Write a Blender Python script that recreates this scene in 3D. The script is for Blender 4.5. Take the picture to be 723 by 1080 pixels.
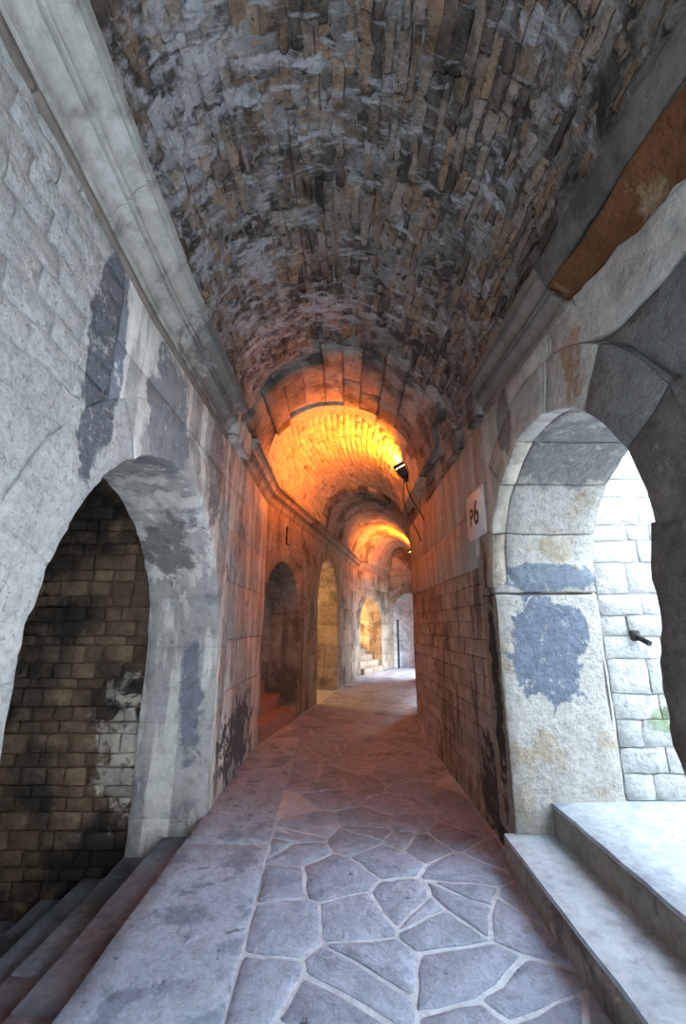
import bpy, math, random
from mathutils import Vector, noise
for o in list(bpy.data.objects): bpy.data.objects.remove(o, do_unlink=True)
scene = bpy.context.scene
COL = scene.collection
random.seed(7)
PI = math.pi

# ---------------------------------------------------------------- camera
CAM_H = 1.6
cd = bpy.data.cameras.new('camera'); cam = bpy.data.objects.new('camera', cd); COL.objects.link(cam)
cd.sensor_fit = 'VERTICAL'; cd.sensor_height = 24.0; cd.lens = 24.0*458/1080
cd.clip_start = 0.02
cam.location = (0, 0, CAM_H)
cam.rotation_euler = (PI/2 + math.atan(120/458.0), 0, 0)
scene.camera = cam

# ---------------------------------------------------------------- sky and exposure
w = bpy.data.worlds.new('sky'); scene.world = w; w.use_nodes = True
bg = w.node_tree.nodes['Background']
bg.inputs[0].default_value = (0.69, 0.84, 1.0, 1); bg.inputs[1].default_value = 7.3
vs = scene.view_settings
vs.view_transform = 'Standard'; vs.look = 'None'; vs.gamma = 1.0; vs.use_curve_mapping = False
vs.exposure = 1.2

# ---------------------------------------------------------------- materials
class NT:
    def __init__(s, name):
        s.m = bpy.data.materials.new(name); s.m.use_nodes = True
        s.t = s.m.node_tree; s.n = s.t.nodes; s.b = s.n['Principled BSDF']
        s.pos = s.n.new('ShaderNodeNewGeometry').outputs['Position']
    def link(s, a, b): s.t.links.new(a, b)
    def math(s, op, a, b=None, clamp=False):
        n = s.n.new('ShaderNodeMath'); n.operation = op; n.use_clamp = clamp
        for i, v in enumerate((a, b)):
            if v is None: continue
            if isinstance(v, (int, float)): n.inputs[i].default_value = v
            else: s.link(v, n.inputs[i])
        return n.outputs[0]
    def noise(s, scale, detail=4, rough=.55, stretch=None, dist=0, off=0):
        src = s.pos
        if stretch or off:
            mp = s.n.new('ShaderNodeMapping'); mp.inputs['Scale'].default_value = stretch or (1, 1, 1)
            mp.inputs['Location'].default_value = (off, off*.7, off*.3)
            s.link(src, mp.inputs['Vector']); src = mp.outputs[0]
        n = s.n.new('ShaderNodeTexNoise'); n.inputs['Scale'].default_value = scale
        n.inputs['Detail'].default_value = detail; n.inputs['Roughness'].default_value = rough
        n.inputs['Distortion'].default_value = dist
        s.link(src, n.inputs['Vector']); return n.outputs['Fac']
    def ramp(s, fac, stops):
        n = s.n.new('ShaderNodeValToRGB'); e = n.color_ramp.elements
        while len(e) < len(stops): e.new(.5)
        for el, (p, c) in zip(e, stops):
            el.position = p; el.color = (c, c, c, 1) if isinstance(c, (int, float)) else (*c, 1)
        s.link(fac, n.inputs[0]); return n.outputs[0]
    def mix(s, fac, a, b, mode='MIX'):
        n = s.n.new('ShaderNodeMix'); n.data_type = 'RGBA'; n.blend_type = mode
        for i, v in ((0, fac), (6, a), (7, b)):
            if isinstance(v, (int, float)): n.inputs[i].default_value = v
            elif isinstance(v, tuple): n.inputs[i].default_value = (*v, 1)
            else: s.link(v, n.inputs[i])
        return n.outputs[2]
    def rnd(s):
        n = s.n.new('ShaderNodeAttribute'); n.attribute_name = 'rnd'; return n.outputs['Fac']
    def stain(s, c, h, amp, sc, soft=.15):
        """a patch of wear or painted shade with a ragged outline round point c, half size h"""
        a = s.n.new('ShaderNodeVectorMath'); a.operation = 'SUBTRACT'; s.link(s.pos, a.inputs[0]); a.inputs[1].default_value = c
        d = s.n.new('ShaderNodeVectorMath'); d.operation = 'DIVIDE'; s.link(a.outputs[0], d.inputs[0]); d.inputs[1].default_value = h
        l = s.n.new('ShaderNodeVectorMath'); l.operation = 'LENGTH'; s.link(d.outputs[0], l.inputs[0])
        n = s.noise(sc*.9, 8, .68, off=c[1]+c[2], dist=.5)
        v = s.math('ADD', l.outputs['Value'], s.math('MULTIPLY', s.math('SUBTRACT', n, .5), amp*2.6))
        return s.ramp(v, [(max(0, 1-soft)*.5, 1), (.5, 0)]) if False else s.math('MULTIPLY', s.math('SUBTRACT', 1.0, v), 1/soft, True)

def stone(name, c1, c2, scale=3.0, c3=None, c3t=(.52, .6), c3s=1.2, drip=None, drip_t=(.5, .62), drip_sc=3.0,
          pits=None, smear=None, bump=.35, bsc=22, var=.25, rough=.9, stains_or_shade=(), spec=.25, hue=None):
    k = NT(name)
    col = k.mix(k.ramp(k.noise(scale, 6, .62), [(.3, 0.), (.7, 1.)]), c1, c2)
    if c3: col = k.mix(k.ramp(k.noise(c3s, 5, .65, off=3.1), [(c3t[0], 0.), (c3t[1], 1.)]), col, c3)
    if drip: col = k.mix(k.ramp(k.noise(drip_sc, 5, .6, (1.6, 1.6, .22), off=1.7), [(drip_t[0], 0.), (drip_t[1], 1.)]), col, drip)
    if stains_or_shade: holes = k.ramp(k.noise(9, 6, .7, off=6.6), [(.34, .15), (.42, 1.)])
    for st in stains_or_shade:
        col = k.mix(k.math('MULTIPLY', k.math('MULTIPLY', k.stain(*st[0]), holes), st[2] if len(st) > 2 else 1.0), col, st[1])
    if hue: col = k.mix(1.0, col, k.ramp(k.rnd(), hue), 'MULTIPLY')
    if var:
        v = k.math('ADD', k.math('MULTIPLY', k.rnd(), 2*var), 1-var)
        cc = k.n.new('ShaderNodeCombineColor')
        for i in range(3): k.link(v, cc.inputs[i])
        col = k.mix(1.0, col, cc.outputs[0], 'MULTIPLY')
    grime = k.ramp(k.noise(scale*4.3, 8, .72, off=5.5), [(.28, .62), (.5, .98), (.74, 1.18)])
    col = k.mix(1.0, col, grime, 'MULTIPLY')
    fine = k.math('ADD', k.math('MULTIPLY', k.noise(bsc*.35, 4, .6, off=2.2), 1.6), k.noise(bsc, 7, .75))
    if pits: col = k.mix(k.ramp(k.noise(pits[0], 3, .6, off=9), [(pits[1], 0.), (pits[1]+.06, 1.)]), col, pits[2])
    if smear:   # trowelled mortar remnants, thicker on the left haunch
        sx = k.n.new('ShaderNodeSeparateXYZ'); k.link(k.pos, sx.inputs[0])
        m1 = k.noise(6.5, 7, .68, (.55, 1.9, .9), dist=.6, off=4.4)
        m2 = k.noise(1.7, 3, .5, off=7.7)
        v = k.math('ADD', k.math('ADD', m1, k.math('MULTIPLY', k.math('SUBTRACT', m2, .5), .5)), k.math('MULTIPLY', sx.outputs[0], -.045))
        col = k.mix(k.ramp(v, [(smear[0], 0.), (smear[1], .9)]), col, k.mix(k.noise(30, 4), (.46, .44, .45), (.66, .64, .66)))
    k.link(col, k.b.inputs['Base Color']); k.b.inputs['Roughness'].default_value = rough
    k.b.inputs['Specular IOR Level'].default_value = spec
    bn = k.n.new('ShaderNodeBump'); bn.inputs['Strength'].default_value = bump; bn.inputs['Distance'].default_value = .045
    k.link(fine, bn.inputs['Height']); k.link(bn.outputs[0], k.b.inputs['Normal'])
    return k.m

def plain(name, c, rough=.6, metal=0, emit=None, es=0):
    k = NT(name); n = k.noise(40, 3)
    k.link(k.mix(k.ramp(n, [(.3, .0), (.7, 1.)]), tuple(x*.85 for x in c), c), k.b.inputs['Base Color'])
    k.b.inputs['Roughness'].default_value = rough; k.b.inputs['Metallic'].default_value = metal
    if emit:
        k.b.inputs['Emission Color'].default_value = (*emit, 1); k.b.inputs['Emission Strength'].default_value = es
    return k.m

M = {}
GREYBAND = [((((-1.2, 1.93, 2.92), (.4, .17, .70), .5, 4, .08)), (.20, .21, .235)),
            ((((-1.2, 2.75, 3.00), (.4, .36, .45), .9, 4, .08)), (.25, .25, .26))]
M['pale'] = stone('rough pale limestone', (.60, .58, .545), (.76, .74, .70), 6, pits=(34, .60, (.46, .42, .37)), bump=1.0, bsc=26, var=.06, stains_or_shade=GREYBAND)
M['left'] = stone('plastered limestone', (.38, .355, .33), (.50, .475, .44), 2.2, drip=(.70, .66, .60), drip_t=(.49, .55), drip_sc=3.2,
                  c3=(.27, .26, .26), c3t=(.55, .66), c3s=2.4, bump=.45, bsc=20, var=.05, pits=(14, .68, (.12, .11, .11)),
                  stains_or_shade=GREYBAND+[
                          ((((-1.2, 3.9, 3.0), (.4, .26, .55), 1.0, 4, .15)), (.27, .25, .24)),
                          ((((-1.4, 4.33, .95), (.12, .3, .5), 1.2, 4, .2)), (.22, .23, .26)),
                          ((((-1.62, 4.0, 2.3), (.25, .5, .3), 1.2, 5, .25)), (.22, .20, .18)),
                          ((((-1.2, 5.4, .30), (.3, .8, .45), 1.8, 5, .25)), (.11, .11, .12))])
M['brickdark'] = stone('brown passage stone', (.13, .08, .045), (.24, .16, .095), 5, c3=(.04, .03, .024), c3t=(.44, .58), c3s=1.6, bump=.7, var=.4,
                  stains_or_shade=[((((-1.95, 4.4, .55), (.28, .6, .55), 1.6, 6, .3)), (.60, .52, .43), .85)])
M['brickwhite'] = stone('white ashlar', (.54, .535, .51), (.68, .67, .645), 4, bump=.8, bsc=30, var=.08, pits=(12, .7, (.5, .47, .42)),
                  stains_or_shade=[((((2.36, 3.45, .93), (.12, .3, .10), .6, 9, .2)), (.34, .40, .26))])
M['jamb'] = stone('limewashed jamb', (.51, .475, .42), (.63, .60, .55), 5, c3=(.48, .38, .27), c3t=(.56, .66), c3s=2.2, bump=.8, bsc=24, var=.05,
                  stains_or_shade=[((((1.17, 3.70, 1.0), (.05, .5, 1.8), .3, 5, .2)), (.36, .29, .22)),
                          ((((1.18, 3.60, 1.15), (.06, .10, .95), .8, 6, .2)), (.05, .045, .045)),
                          ((((1.55, 3.45, 1.45), (.30, .5, .44), .8, 5, .08)), (.19, .22, .28)),
                          ((((1.60, 3.45, 1.97), (.42, .5, .12), .6, 7, .1)), (.22, .25, .30)),
                          ((((1.75, 2.9, 2.75), (.9, .8, .16), .9, 9, .3)), (.28, .27, .26)),  # crown soffit darkened in colour to stand for its shade
                          ((((1.97, 3.45, 1.12), (.012, .5, .26), .2, 9, .3)), (.10, .09, .08))])
M['right'] = stone('stained brown limestone', (.38, .31, .24), (.52, .44, .35), 3.0, c3=(.16, .13, .11), c3t=(.55, .68), c3s=2.0,
                  drip=(.17, .135, .11), drip_t=(.52, .62), drip_sc=5, bump=.7, bsc=20, var=.16,
                  stains_or_shade=[((((1.2, 3.62, 1.1), (.3, .10, 1.1), .7, 5, .2)), (.055, .05, .05)),
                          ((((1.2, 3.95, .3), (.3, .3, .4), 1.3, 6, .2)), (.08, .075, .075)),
                          ((((1.2, 6.9, .7), (.4, 1.1, 1.1), .8, 5, .25)), (.60, .58, .57))])
M['rightup'] = stone('grey drip-stained ashlar', (.36, .31, .25), (.47, .42, .35), 2.5, drip=(.56, .50, .42), drip_t=(.50, .60), drip_sc=4, bump=.35, var=.08,
                  stains_or_shade=[((((1.2, 2.95, 3.1), (.4, .16, .26), 1.0, 5, .2)), (.18, .17, .16))])
M['rightnear'] = stone('pale and rusty ashlar', (.46, .43, .39), (.58, .55, .50), 3, bump=.6, bsc=30, var=.08, c3=(.42, .38, .34), c3t=(.5, .62), c3s=2.5,
                  stains_or_shade=[((((1.2, 2.02, 2.95), (.4, .12, .22), 1.6, 8, .6)), (.34, .17, .06), .75),
                          ((((1.2, 1.72, 2.62), (.4, .3, .05), 1.0, 8, .3)), (.36, .19, .08))])
M['darkpier'] = stone('blackened rough stone', (.16, .145, .13), (.31, .28, .25), 7, c3=(.38, .25, .13), c3t=(.62, .66), c3s=3.5, bump=1.0, bsc=26, var=.25, pits=(20, .66, (.45, .38, .28)))
M['greyvous'] = stone('grey rough voussoir', (.27, .265, .26), (.42, .41, .39), 9, c3=(.36, .24, .13), c3t=(.60, .68), c3s=2.4, bump=1.0, bsc=34, var=.15)
M['corn'] = stone('grey moulded limestone', (.29, .275, .245), (.41, .39, .355), 2.5, drip=(.20, .185, .165), drip_t=(.52, .64), bump=.15, bsc=14, var=.08,
                  stains_or_shade=[((((-1.0, 3.5, 3.8), (.5, .9, .4), 1.3, 4, .3)), (.17, .155, .14))])
M['corndark'] = stone('dark brown moulded stone', (.15, .12, .10), (.24, .20, .17), 3, bump=.3, var=.1)
M['cornlip'] = stone('grey-green weathered lip', (.11, .10, .085), (.19, .175, .15), 3, c3=(.07, .062, .055), c3t=(.52, .64), bump=.4, var=.1)
M['rust'] = stone('rust-brown fracture', (.13, .05, .018), (.22, .10, .04), 6, c3=(.40, .30, .18), c3t=(.6, .7), c3s=3, bump=.8, bsc=18, var=.1)
M['vmortar'] = stone('smeared vault mortar', (.20, .175, .155), (.38, .35, .33), 3.2, c3=(.085, .07, .06), c3t=(.48, .60), c3s=3.0, bump=1.0, bsc=20, var=0,
                  pits=(10, .61, (.05, .045, .04)), smear=(.50, .62))
M['vstone'] = stone('rubble vault stone', (.28, .235, .20), (.46, .41, .37), 6, bump=1.0, bsc=26, var=0, c3=(.14, .12, .105), c3t=(.52, .64), c3s=2.6,
                  pits=(12, .61, (.06, .055, .05)), smear=(.52, .64),
                  hue=[(0, (.32, .30, .29)), (.25, (.62, .54, .48)), (.5, (1.1, .84, .60)), (.75, (.95, .84, .75)), (1, (1.1, 1.0, .93))])
M['ring'] = stone('arch ring block', (.30, .26, .23), (.42, .37, .32), 3, c3=(.12, .105, .095), c3t=(.46, .60), c3s=2.4, bump=.8, var=.42)
M['vbrick'] = stone('small vault block', (.52, .45, .36), (.66, .58, .47), 5, c3=(.30, .24, .19), c3t=(.56, .66), c3s=5, bump=.7, var=.25)
M['flag'] = stone('worn paving flag', (.335, .37, .47), (.49, .53, .65), 5, c3=(.24, .27, .355), c3t=(.54, .68), c3s=2.6, bump=.7, bsc=34, var=.14, rough=.6, spec=.4,
                  pits=(15, .68, (.10, .10, .12)))
M['slab'] = stone('worn kerb slab', (.43, .47, .57), (.58, .63, .74), 4, c3=(.28, .315, .41), c3t=(.50, .60), c3s=4, bump=.8, bsc=34, var=.05, rough=.6, spec=.4,
                  pits=(9, .64, (.17, .18, .23)))
M['fmortar'] = stone('pale paving mortar', (.50, .52, .57), (.62, .64, .69), 6, bump=.4, var=0, rough=.75)
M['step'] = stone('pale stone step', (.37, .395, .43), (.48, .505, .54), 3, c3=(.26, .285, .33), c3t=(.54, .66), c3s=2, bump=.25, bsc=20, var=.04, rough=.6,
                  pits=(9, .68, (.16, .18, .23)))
M['riser'] = stone('dark brown step front', (.24, .21, .18), (.36, .33, .29), 4, c3=(.13, .11, .10), c3t=(.5, .62), c3s=3, bump=.5, bsc=20, var=.05, pits=(6, .66, (.55, .54, .52)))  # step fronts toned darker and browner than the treads
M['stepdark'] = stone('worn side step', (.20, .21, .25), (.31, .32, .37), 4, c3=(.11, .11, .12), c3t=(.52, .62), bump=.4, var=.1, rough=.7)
M['redstep'] = stone('reddish step', (.36, .20, .16), (.48, .29, .23), 4, bump=.4, var=.1)
M['far'] = stone('far corridor limestone', (.31, .24, .18), (.44, .36, .28), 2.2, c3=(.16, .12, .09), c3t=(.52, .64), drip=(.20, .15, .11), drip_t=(.54, .66), bump=.4, var=.14)
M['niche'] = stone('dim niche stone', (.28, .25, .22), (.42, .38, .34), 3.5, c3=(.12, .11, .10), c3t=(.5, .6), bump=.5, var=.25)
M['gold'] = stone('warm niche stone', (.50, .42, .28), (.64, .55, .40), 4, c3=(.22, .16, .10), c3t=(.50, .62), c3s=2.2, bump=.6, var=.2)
M['greywall'] = stone('grey end panel', (.62, .64, .68), (.80, .81, .84), 2.4, c3=(.32, .33, .36), c3t=(.5, .64), bump=.3, var=.1)
M['back'] = stone('joint mortar', (.22, .20, .18), (.34, .31, .28), 6, bump=.4, var=0)
M['backpale'] = stone('pale joint mortar', (.36, .35, .33), (.48, .47, .45), 6, bump=.4, var=0)
M['backwhite'] = stone('white joint mortar', (.52, .51, .49), (.62, .61, .59), 6, bump=.4, var=0)
M['earth'] = stone('outer ground', (.50, .48, .44), (.6, .58, .54), 2, bump=.3, var=0)
M['sign'] = plain('sign board enamel', (.80, .76, .74), .4)
M['ink'] = plain('sign lettering', (.035, .02, .02), .5)
M['metal'] = plain('dark lamp metal', (.03, .028, .026), .5, .6)
M['cable'] = plain('cable sheath', (.06, .045, .04), .6)
M['glow'] = plain('sodium lamp glass', (.9, .5, .2), .3, 0, (1.0, .42, .08), 30)

# ---------------------------------------------------------------- mesh helpers
def mesh_obj(name, verts, faces, mat, parent=None, rnd=None, smooth=True):
    me = bpy.data.meshes.new(name); me.from_pydata(verts, [], faces)
    me.materials.append(M[mat])
    at = me.attributes.new('rnd', 'FLOAT', 'POINT')
    if isinstance(rnd, list): at.data.foreach_set('value', rnd)
    else: at.data.foreach_set('value', [random.random() if rnd is None else rnd]*len(verts))
    if smooth: me.polygons.foreach_set('use_smooth', [True]*len(me.polygons))
    me.update()
    o = bpy.data.objects.new(name, me); COL.objects.link(o)
    if parent is not None: o.parent = parent
    return o

def empty(name, loc=(0, 0, 0)):
    o = bpy.data.objects.new(name, None); COL.objects.link(o); o.location = loc; o.empty_display_size = .1
    return o
def adopt(parent, *objs):
    """parent a world-space mesh to an Empty that is not at the origin"""
    for o in objs:
        o.parent = parent; o.matrix_parent_inverse = parent.matrix_basis.inverted()
def tag(o, label, cat=None, group=None, kind=None):
    o['label'] = label
    if cat: o['category'] = cat
    if group: o['group'] = group
    if kind: o['kind'] = kind
    return o

def disp(p, amp, sc, seed=0.0):
    if amp == 0: return p
    q = Vector(p)*sc + Vector((seed, seed*.37, -seed*.61))
    n = noise.noise_vector(q) + .5*noise.noise_vector(q*2.3)
    return (p[0]+n.x*amp, p[1]+n.y*amp, p[2]+n.z*amp)

def box_geo(f, n=(3, 3, 2), e=.06, amp=.006, sc=6, seed=None, skip=()):
    """surface of a unit box carried through f, edges worn back by e (fraction per axis), roughened by noise"""
    if seed is None: seed = random.uniform(0, 50)
    if isinstance(e, (int, float)): e = (e, e, e)
    ax = []
    for k in range(3):
        ek = min(e[k], .3)
        ax.append([0.0]+[ek+(1-2*ek)*i/n[k] for i in range(n[k]+1)]+[1.0])
    idx = {}; V = []; Fc = []
    L = [len(a)-1 for a in ax]
    def vid(i, j, k):
        t = (i, j, k)
        if t not in idx:
            c = [ax[0][i], ax[1][j], ax[2][k]]; ext = [t[q] in (0, L[q]) for q in range(3)]
            m = sum(ext)
            if m >= 2:
                for q in range(3):
                    if ext[q]:
                        d = min(e[q], .3)*(.42 if m == 2 else .55); c[q] += d if t[q] == 0 else -d
            idx[t] = len(V); V.append(disp(tuple(f(*c)), amp, sc, seed))
        return idx[t]
    def face(axis, side):
        if (axis, side) in skip: return
        o = [q for q in range(3) if q != axis]
        fix = 0 if side == 0 else L[axis]
        for i in range(L[o[0]]):
            for j in range(L[o[1]]):
                quad = []
                for di, dj in ((0, 0), (1, 0), (1, 1), (0, 1)):
                    t = [0, 0, 0]; t[axis] = fix; t[o[0]] = i+di; t[o[1]] = j+dj; quad.append(vid(*t))
                Fc.append(quad)
    for axis in range(3):
        for side in (0, 1): face(axis, side)
    return V, Fc
def fix_normals(o):
    import bmesh
    bm = bmesh.new(); bm.from_mesh(o.data); bmesh.ops.recalc_face_normals(bm, faces=bm.faces); bm.to_mesh(o.data); bm.free()
def block(name, f, mat, parent=None, **kw):
    rnd = kw.pop('rnd', None)
    V, Fc = box_geo(f, **kw)
    return mesh_obj(name, V, Fc, mat, parent, rnd)
def boxf(x0, x1, y0, y1, z0, z1):
    return lambda a, b, c: (x0+(x1-x0)*a, y0+(y1-y0)*b, z0+(z1-z0)*c)
def ebox(x0, x1, y0, y1, z0, z1, b):
    return (b/abs(x1-x0), b/abs(y1-y0), b/abs(z1-z0))
def slabbox(name, x0, x1, y0, y1, z0, z1, mat, parent=None, b=.012, res=.25, amp=.006, sc=5, **kw):
    n = tuple(max(1, min(14, int(abs(d)/res))) for d in (x1-x0, y1-y0, z1-z0))
    return block(name, boxf(x0, x1, y0, y1, z0, z1), mat, parent, n=n, e=ebox(x0, x1, y0, y1, z0, z1, b), amp=amp, sc=sc, **kw)

def sheet(name, f, nu, nv, mat, parent=None, amp=.01, sc=3, seed=1.0, rnd=.5):
    V = []; Fc = []
    for i in range(nu+1):
        for j in range(nv+1): V.append(disp(tuple(f(i/nu, j/nv)), amp, sc, seed))
    for i in range(nu):
        for j in range(nv):
            a = i*(nv+1)+j; Fc.append((a, a+nv+1, a+nv+2, a+1))
    return mesh_obj(name, V, Fc, mat, parent, rnd)

class Seg:
    """a straight stretch of wall: s runs along it, h is height, d is proud of the face (towards the room)"""
    def __init__(s, A, B, side, z0=0):
        s.A = Vector(A); t = Vector(B)-s.A; s.L = t.length; s.t = t/s.L
        s.n = Vector((s.t.y, -s.t.x)) if side > 0 else Vector((-s.t.y, s.t.x)); s.z0 = z0
    def P(s, q, h, d):
        p = s.A+s.t*q+s.n*d; return (p.x, p.y, h+s.z0)

class Arch:
    def __init__(s, s0, s1, spring, crown=None, t=.3, T=.6):
        s.c = (s0+s1)/2; s.r = (s1-s0)/2; s.sp = spring; s.rise = (crown-spring) if crown else s.r; s.t = t; s.T = T
    def ext(s, q, t):
        x = (q-s.c)/(s.r+t)
        return None if abs(x) >= 1 else s.sp+(s.rise+t)*math.sqrt(1-x*x)
    def half(s, h, t):
        if h <= s.sp: return s.r+t
        v = (h-s.sp)/(s.rise+t); return 0 if v >= 1 else (s.r+t)*math.sqrt(1-v*v)

def wall_sheet(name, seg, s0, s1, H, arches, mat, parent=None, d=-.035, base=0, amp=.008):
    V = []; Fc = []
    cuts = [s0]
    for a in sorted(arches, key=lambda a: a.c): cuts += [a.c-a.r-.04, a.c+a.r+.04]
    cuts.append(s1)
    for k in range(len(cuts)-1):
        q0, q1 = cuts[k], cuts[k+1]
        if q1-q0 < .01: continue
        ar = sorted(arches, key=lambda a: a.c)[k//2] if k % 2 else None
        nu = max(2, int((q1-q0)/.2)) if not ar else 24; nv = 12
        o = len(V)
        for i in range(nu+1):
            q = q0+(q1-q0)*i/nu
            b = base
            if ar: b = ar.ext(min(max(q, q0+1e-4), q1-1e-4), .04) or ar.sp
            for j in range(nv+1): V.append(disp(seg.P(q, b+(H-b)*j/nv, d), amp, 3, 1))
        for i in range(nu):
            for j in range(nv):
                a = o+i*(nv+1)+j; Fc.append((a, a+nv+1, a+nv+2, a+1))
    return mesh_obj(name, V, Fc, mat, parent, .5)

def courses(seg, parent, s0, s1, hs, length, arches, mat, joint=.008, proud=(.0, .012), depth=.05, name='stone_block', amp=.006, sc=6, res=.3, skipp=0, b=.007, jit=.25, seed=3.3, cap=6):
    """a stretch of masonry, one object for each block; hs = course heights; mat = name or f(s,h)->name"""
    out = []
    for ci in range(len(hs)-1):
        h0, h1 = hs[ci], hs[ci+1]
        iv = [(s0, s1)]
        for a in arches:
            wd = a.half(h1, a.t) if h1 > a.sp else a.r+a.t
            if h0 < a.sp < h1: wd = max(a.half(h1, a.t), 0)
            if h0 < a.sp and h1 <= a.sp: wd = a.r+a.t
            if wd <= 0: continue
            nv = []
            for (p, q) in iv:
                if a.c-wd > p: nv.append((p, min(q, a.c-wd)))
                if a.c+wd < q: nv.append((max(p, a.c+wd), q))
            iv = nv
        for (p, q) in iv:
            L = q-p
            if L < .05: continue
            n = max(1, round(L/length)); cut = [p]
            off = (.5 if ci % 2 else 0)
            for i in range(1, n): cut.append(p+L*(i+(off-.25)*.8+random.uniform(-jit, jit)*.6)/n)
            cut.append(q)
            for i in range(n):
                a0, a1 = cut[i]+joint/2, cut[i+1]-joint/2
                if a1-a0 < .03 or random.random() < skipp: continue
                def lo(s_):
                    v = h0
                    for a in arches:
                        e = a.ext(s_, a.t)
                        if e is not None and e > v and h1 > a.sp: v = min(e, h1-joint-.004)
                    return v
                pr = random.uniform(*proud)
                f = lambda x, y, z, a0=a0, a1=a1, h0=h0, h1=h1, pr=pr: (lambda s_: (lambda l: seg.P(s_, l+joint/2+(h1-l-joint)*y, -depth+(depth+pr)*z))(lo(s_)))(a0+(a1-a0)*x)
                m = mat if isinstance(mat, str) else mat((a0+a1)/2, (h0+h1)/2)
                W, Hh = a1-a0, h1-h0
                out.append(block(name, f, m, parent, n=(max(1, min(cap, int(W/res))), max(1, min(cap, int(Hh/res))), 1),
                           e=(b/W, b/Hh, min(.3, b/(depth+pr))), amp=amp, sc=sc, seed=seed, skip=((2, 0),)))
    return out

def arch_stones(seg, parent, a, nv, mat, njamb, base=0, proud=.01, amp=.008, sc=5, joint=.006, both=(1, 1), jmat=None, e=.008, name='voussoir', seed=3.3, face=None, fine=5):
    T = a.T
    def bed(u, v):      # mortar bed behind the arch stones
        q = .05
        if u < .2: return seg.P(a.c-a.r-q, base-.1+(a.sp-base+.1)*u/.2, -T+.01+(T-.06)*v)
        if u > .8: return seg.P(a.c+a.r+q, base-.1+(a.sp-base+.1)*(1-u)/.2, -T+.01+(T-.06)*v)
        t = PI*(1-(u-.2)/.6); return seg.P(a.c+(a.r+q)*math.cos(t), a.sp+(a.rise+q)*math.sin(t), -T+.01+(T-.06)*v)
    sheet('joint_bed', bed, 40, 2, 'back', parent, amp=0)
    for i in range(nv):
        t0 = PI*i/nv+joint/2/a.r; t1 = PI*(i+1)/nv-joint/2/a.r
        pr = proud*random.uniform(.2, 1)
        def f(x, y, z):
            t = PI-(t0+(t1-t0)*x); R = a.t*y
            return seg.P(a.c+(a.r+R)*math.cos(t), a.sp+(a.rise+R)*math.sin(t), -T+(T+pr)*z)
        m = mat if isinstance(mat, str) else mat(i)
        if face:
            fm = face(i); F0 = f
            block('face_'+name, lambda x, y, z: F0(x, y, .86+.14*z), fm, parent, n=(4, 3, 1), e=(e/(PI*a.r/nv), e/a.t, e/.12), amp=amp, sc=sc, seed=seed)
            f = lambda x, y, z: F0(x, y, .855*z)
        block(name, f, m, parent, n=(fine, max(2, fine//2), 6), e=(e/(PI*a.r/nv), e/a.t, e/T), amp=amp, sc=sc, seed=seed)
    for side in (0, 1):
        if not both[side]: continue
        sg = -1 if side == 0 else 1
        cuts = njamb if isinstance(njamb, (list, tuple)) else [base+(a.sp-base)*i/njamb for i in range(njamb+1)]
        for i in range(len(cuts)-1):
            h0, h1 = cuts[i]+joint/2, cuts[i+1]-joint/2
            pr = proud*random.uniform(.2, 1)
            def f(x, y, z):
                return seg.P(a.c+sg*(a.r+a.t*x), h0+(h1-h0)*y, -T+(T+pr)*z)
            m = (jmat or mat); m = m if isinstance(m, str) else m(side*100+i)
            block('jamb_stone', f, m, parent, n=(2, max(2, int((h1-h0)/.12)), 5), e=(e/a.t, e/(h1-h0), e/T), amp=amp, sc=sc, seed=seed)

def hrange(h0, h1, step, jit=.15):
    n = max(1, round((h1-h0)/step)); r = [h0]
    for i in range(1, n): r.append(h0+(h1-h0)*(i+random.uniform(-jit, jit))/n)
    return r+[h1]
def struct(o, label): return tag(o, label, kind='structure')

# ---------------------------------------------------------------- plan of the gallery
def xL(y):
    if y < 6.7: return -1.2
    if y < 15.2: return -1.2+.2*(y-6.7)
    return .5+.5*(y-15.2)
def xR(y): return 1.2 if y < 7.6 else 1.2+.2*(y-7.6)
SPL, SPR, CROWN = 3.82, 3.60, 4.76
def V3(t, y, d):
    """vault: t angle 0 right .. pi left, d = below the vault surface"""
    l, r = xL(y)+.07, xR(y)-.07
    c, a = (l+r)/2, (r-l)/2
    k = (1-math.cos(t))/2
    sp = SPR+(SPL-SPR)*k
    return (c+(a-d)*math.cos(t), y, sp+(CROWN-(SPL+SPR)/2-d)*math.sin(t))

# ================================================================ CEILING
def vault_sheet(name, y0, y1, d, mat, parent, amp, sc, ny, nt=44, seed=2):
    V = []; Fc = []
    rows = [None]+[PI*i/nt for i in range(nt+1)]+[None]
    for i in range(ny+1):
        y = y0+(y1-y0)*i/ny
        for j, t in enumerate(rows):
            if t is None:
                p = V3(0 if j == 0 else PI, y, d); p = (p[0]+(.35 if j == 0 else -.35), y, p[2]-.03)
            else: p = disp(V3(t, y, d), amp, sc, seed)
            V.append(p)
    m = len(rows)
    for i in range(ny):
        for j in range(m-1):
            a = i*m+j; Fc.append((a, a+1, a+m+1, a+m))
    return mesh_obj(name, V, Fc, mat, parent, .5)
ceiling = vault_sheet('ceiling', -4, 4.7, 0, 'vmortar', None, .034, 8.5, 260, 110)
struct(ceiling, 'rough rubble barrel vault smeared with grey mortar above the gallery')
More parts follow.
